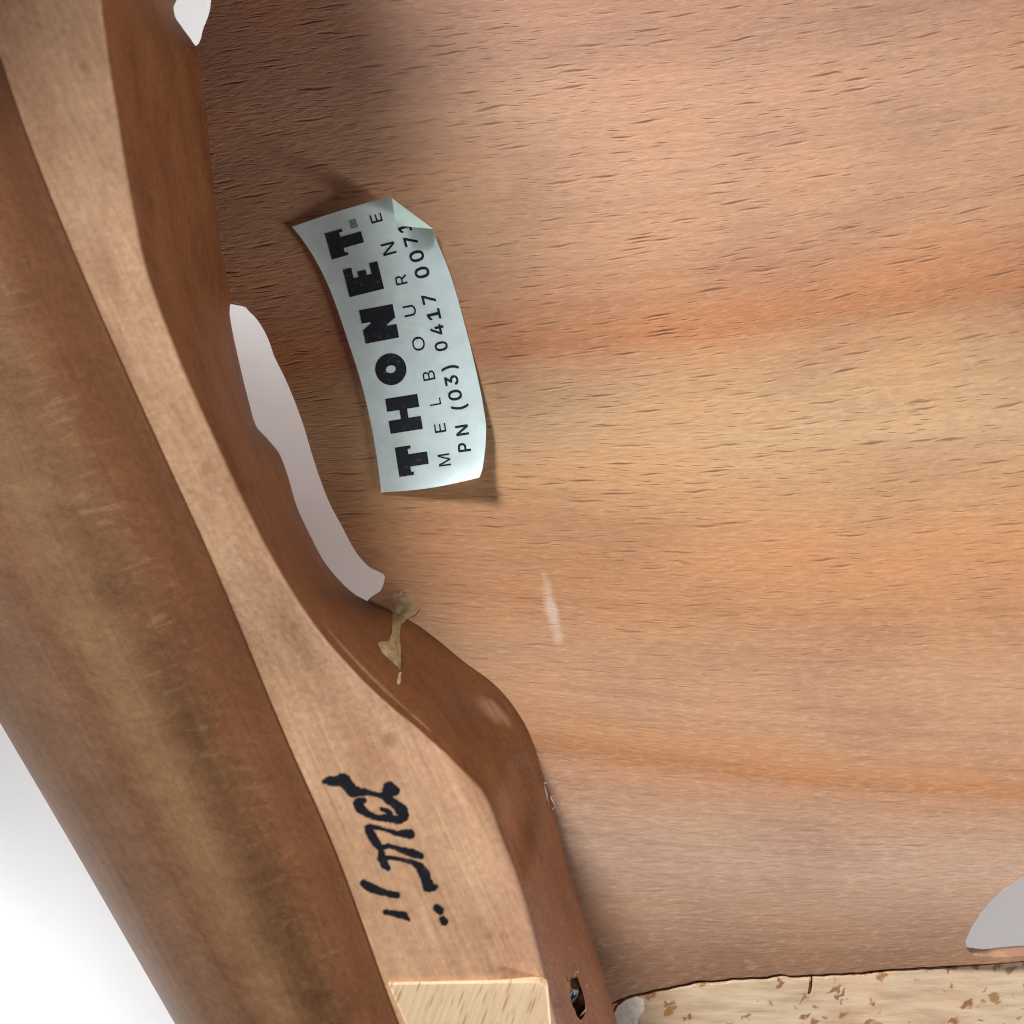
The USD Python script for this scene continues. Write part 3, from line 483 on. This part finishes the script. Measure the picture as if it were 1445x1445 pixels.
# cut off the folded corner: fold line A-B in the picture
A, B = np.array([553., 279.5]), np.array([611., 323.])
nAB = np.array([(B - A)[1], -(B - A)[0]]); nAB /= np.linalg.norm(nAB)
side = ((xy - A) @ nAB)                       # >0 : beyond the fold, towards the corner
near = np.clip(1 - np.abs(np.minimum(side, 0)) / 26, 0, 1)
zz = zz + 0.0012 * near ** 2 * (side > -40)
over = np.maximum(side, 0)
xy = xy - nAB * over[..., None]               # what lies beyond is cut back to the fold line
top_v = P(xy[..., 0], xy[..., 1], zz).reshape(-1, 3)
idx = np.arange(ns * nt).reshape(ns, nt)
q = np.stack([idx[:-1, :-1], idx[1:, :-1], idx[1:, 1:], idx[:-1, 1:]], -1).reshape(-1, 4)
f1 = np.vstack([q[:, [0, 1, 2]], q[:, [0, 2, 3]]])
def sheet_solid(v, f, th=0.00011):
    t = trimesh.Trimesh(v, f, process=False)
    if t.face_normals[:, 2].mean() < 0: f = f[:, ::-1]
    n = len(v)
    e = np.sort(np.vstack([f[:, [0, 1]], f[:, [1, 2]], f[:, [2, 0]]]), 1)
    d = np.vstack([f[:, [0, 1]], f[:, [1, 2]], f[:, [2, 0]]])
    _, inv, cnt = np.unique(e, axis=0, return_inverse=True, return_counts=True)
    be = d[cnt[inv.ravel()] == 1]
    wall = np.vstack([np.stack([be[:, 1], be[:, 0], be[:, 0] + n], -1), np.stack([be[:, 1], be[:, 0] + n, be[:, 1] + n], -1)])
    return trimesh.Trimesh(np.vstack([v, v - [0, 0, th]]), np.vstack([f, f[:, ::-1] + n, wall]), process=False)
obj('paper_sheet', sheet_solid(top_v, f1), m_paper, lab, smooth=40)
zint = LinearNDInterpolator(xy.reshape(-1, 2)[side.ravel() < 1], zz.ravel()[side.ravel() < 1])
# the folded corner, curling back over the sheet
Cc = np.array([559., 318.]); nf = 14
fv = []; ff = []
for i in range(nf + 1):
    a = i / nf
    for j in range(nf + 1):
        b = j / nf
        p0 = A + (B - A) * b; p = p0 + (Cc - p0) * a
        zb = float(np.nan_to_num(zint(*(p - nAB * 1.5)), nan=0.0015))
        fv.append(P(p[0], p[1], zb + 0.0002 + 0.0026 * math.sin(min(a, 1) * math.pi * .62) ** 1.0 * (1 if a > 0 else 0)))
fv = np.array(fv)
ii = np.arange((nf + 1) ** 2).reshape(nf + 1, nf + 1)
q = np.stack([ii[:-1, :-1], ii[1:, :-1], ii[1:, 1:], ii[:-1, 1:]], -1).reshape(-1, 4)
f2 = np.vstack([q[:, [0, 1, 2]], q[:, [0, 2, 3]]])
tf = trimesh.Trimesh(fv, f2, process=False); ok = tf.area_faces > 1e-12
obj('folded_corner', sheet_solid(fv, f2[ok]), m_back, lab, smooth=40)

def put(poly, cx, cy, ang, name, mat, up=0.00003):
    """poly in glyph space (x along the reading direction, y up, centred) in picture px -> thin print lying on the sheet"""
    a = math.radians(ang)
    down = np.array([math.cos(a), math.sin(a)]); read = np.array([math.sin(a), -math.cos(a)])
    g = affinity.affine_transform(poly, [read[0], -down[0], read[1], -down[1], cx, cy])
    out = []
    for gg in getattr(g, 'geoms', [g]):
        if gg.area < .2: continue
        t = from_man(to_man(trimesh.creation.extrude_polygon(gg, 1.0, engine='earcut')).refine_to_length(5.0))
        v = np.array(t.vertices); z = zint(v[:, 0], v[:, 1]); z = np.where(np.isnan(z), 0.0015, z)
        t.vertices = P(v[:, 0], v[:, 1], z + np.where(v[:, 2] > .5, up, -0.00004))
        if t.volume < 0: t.invert()
        out.append(t)
    return out
def box2(x0, y0_, x1, y1_): return Polygon([(x0, y0_), (x1, y0_), (x1, y1_), (x0, y1_)])
def glyph(c, w, h):
    X, Y = w / 2, h / 2
    if c == 'T': g = unary_union([box2(-X, .10 * h, X, Y), box2(-.21 * w, -Y, .21 * w, .2 * h)]).union(box2(-X, .02 * h, -X * .78, Y)).union(box2(X * .78, .0 * h, X, Y))
    elif c == 'H': g = unary_union([box2(-X, -Y, -.13 * w, Y), box2(.13 * w, -Y, X, Y), box2(-X, -.12 * h, X, .12 * h)])
    elif c == 'O': g = affinity.scale(Point(0, 0).buffer(1, 32), X, Y).difference(affinity.scale(Point(0, 0).buffer(1, 24), X * .24, Y * .32))
    elif c == 'N': g = unary_union([box2(-X, -Y, -.08 * w, Y), box2(.08 * w, -Y, X, Y), Polygon([(-X, Y), (-.1 * w, Y), (X, -Y), (.1 * w, -Y)])]).difference(Polygon([(-.10 * w, -Y - 1), (.06 * w, -Y - 1), (-.10 * w, -.20 * h)])).difference(Polygon([(.10 * w, Y + 1), (-.06 * w, Y + 1), (.10 * w, .20 * h)]))
    elif c == 'E': g = unary_union([box2(-X, -Y, .12 * w, Y), box2(-X, -Y, X, -.26 * h), box2(-X, .26 * h, X, Y), box2(-X, -.12 * h, .62 * X, .12 * h)])
    return g.buffer(.8).buffer(-.8)
big = [('T', 582, 649, -9, 42, 44), ('H', 570, 584, -9, 50, 46), ('O', 551.5, 521, -11, 45, 44), ('N', 535, 457, -11, 48, 48), ('E', 513, 394, -14, 40, 50), ('T', 487.5, 341, -16, 38, 50)]
for c, x, y, a, w, h in big:
    obj('printed_letter', trimesh.util.concatenate(put(glyph(c, w, h), x, y, a, 'x', m_print)), m_print, lab, smooth=False)
def font_poly(ch, h, wscale=1.0, bold=False):
    t = meshkit.text_mesh(ch, 1.0, depth=0.1, bold=bold)
    up_ = t.face_normals[:, 2] > .9
    g = unary_union([Polygon(t.vertices[f][:, :2]) for f in t.faces[up_]]).buffer(0.004)
    x0, y0_, x1, y1_ = g.bounds
    g = affinity.translate(g, -(x0 + x1) / 2, -0.5 if ch not in '()' else -(y0_ + y1_) / 2)
    return affinity.scale(g, h * wscale, h, origin=(0, 0)).simplify(.15)
line2 = [('M', 627, 649, -8, 17, 1.0), ('E', 621, 604, -9, 16, 1.25), ('L', 614, 567, -10, 16, 1.0), ('B', 605, 530, -11, 17, 1.1), ('O', 590.5, 485, -11, 17, 1.3), ('U', 578, 438.5, -12, 17, 1.15), ('R', 566, 395, -13, 16, 1.15), ('N', 548.5, 351, -15, 19, 1.1), ('E', 531, 308, -16, 16, 1.2)]
for c, x, y, a, h, ws in line2:
    obj('printed_letter', trimesh.util.concatenate(put(font_poly(c, h, ws), x, y, a, 'x', m_print)), m_print, lab, smooth=False)
line3 = [('P', 655, 631, -8, 17, 1.0), ('N', 652, 607, -9, 17, 1.0), ('(', 649, 574.5, -10, 19, 1.0), ('0', 642, 557.5, -10, 18, 1.1), ('3', 637, 537, -11, 18, 1.05), (')', 635, 519, -11, 19, 1.0), ('0', 622.5, 488.5, -12, 17, 1.05), ('4', 617, 465.5, -12, 18, 1.05), ('1', 612, 444, -13, 18, 1.2), ('7', 605, 422, -14, 18, 1.05), ('0', 595.5, 384.5, -14, 19, 1.1), ('0', 588, 361.5, -15, 19, 1.1), ('7', 579.5, 340, -17, 18, 1.05), ('1', 571, 321, -17, 18, 1.1)]
for c, x, y, a, h, ws in line3:
    obj('printed_letter', trimesh.util.concatenate(put(font_poly(c, h, ws, True), x, y, a, 'x', m_print)), m_print, lab, smooth=False)
obj('faded_mark', trimesh.util.concatenate(put(box2(-6, -5, 6, 5), 499, 316, -16, 'x', m_faint)), m_faint, lab, smooth=False)
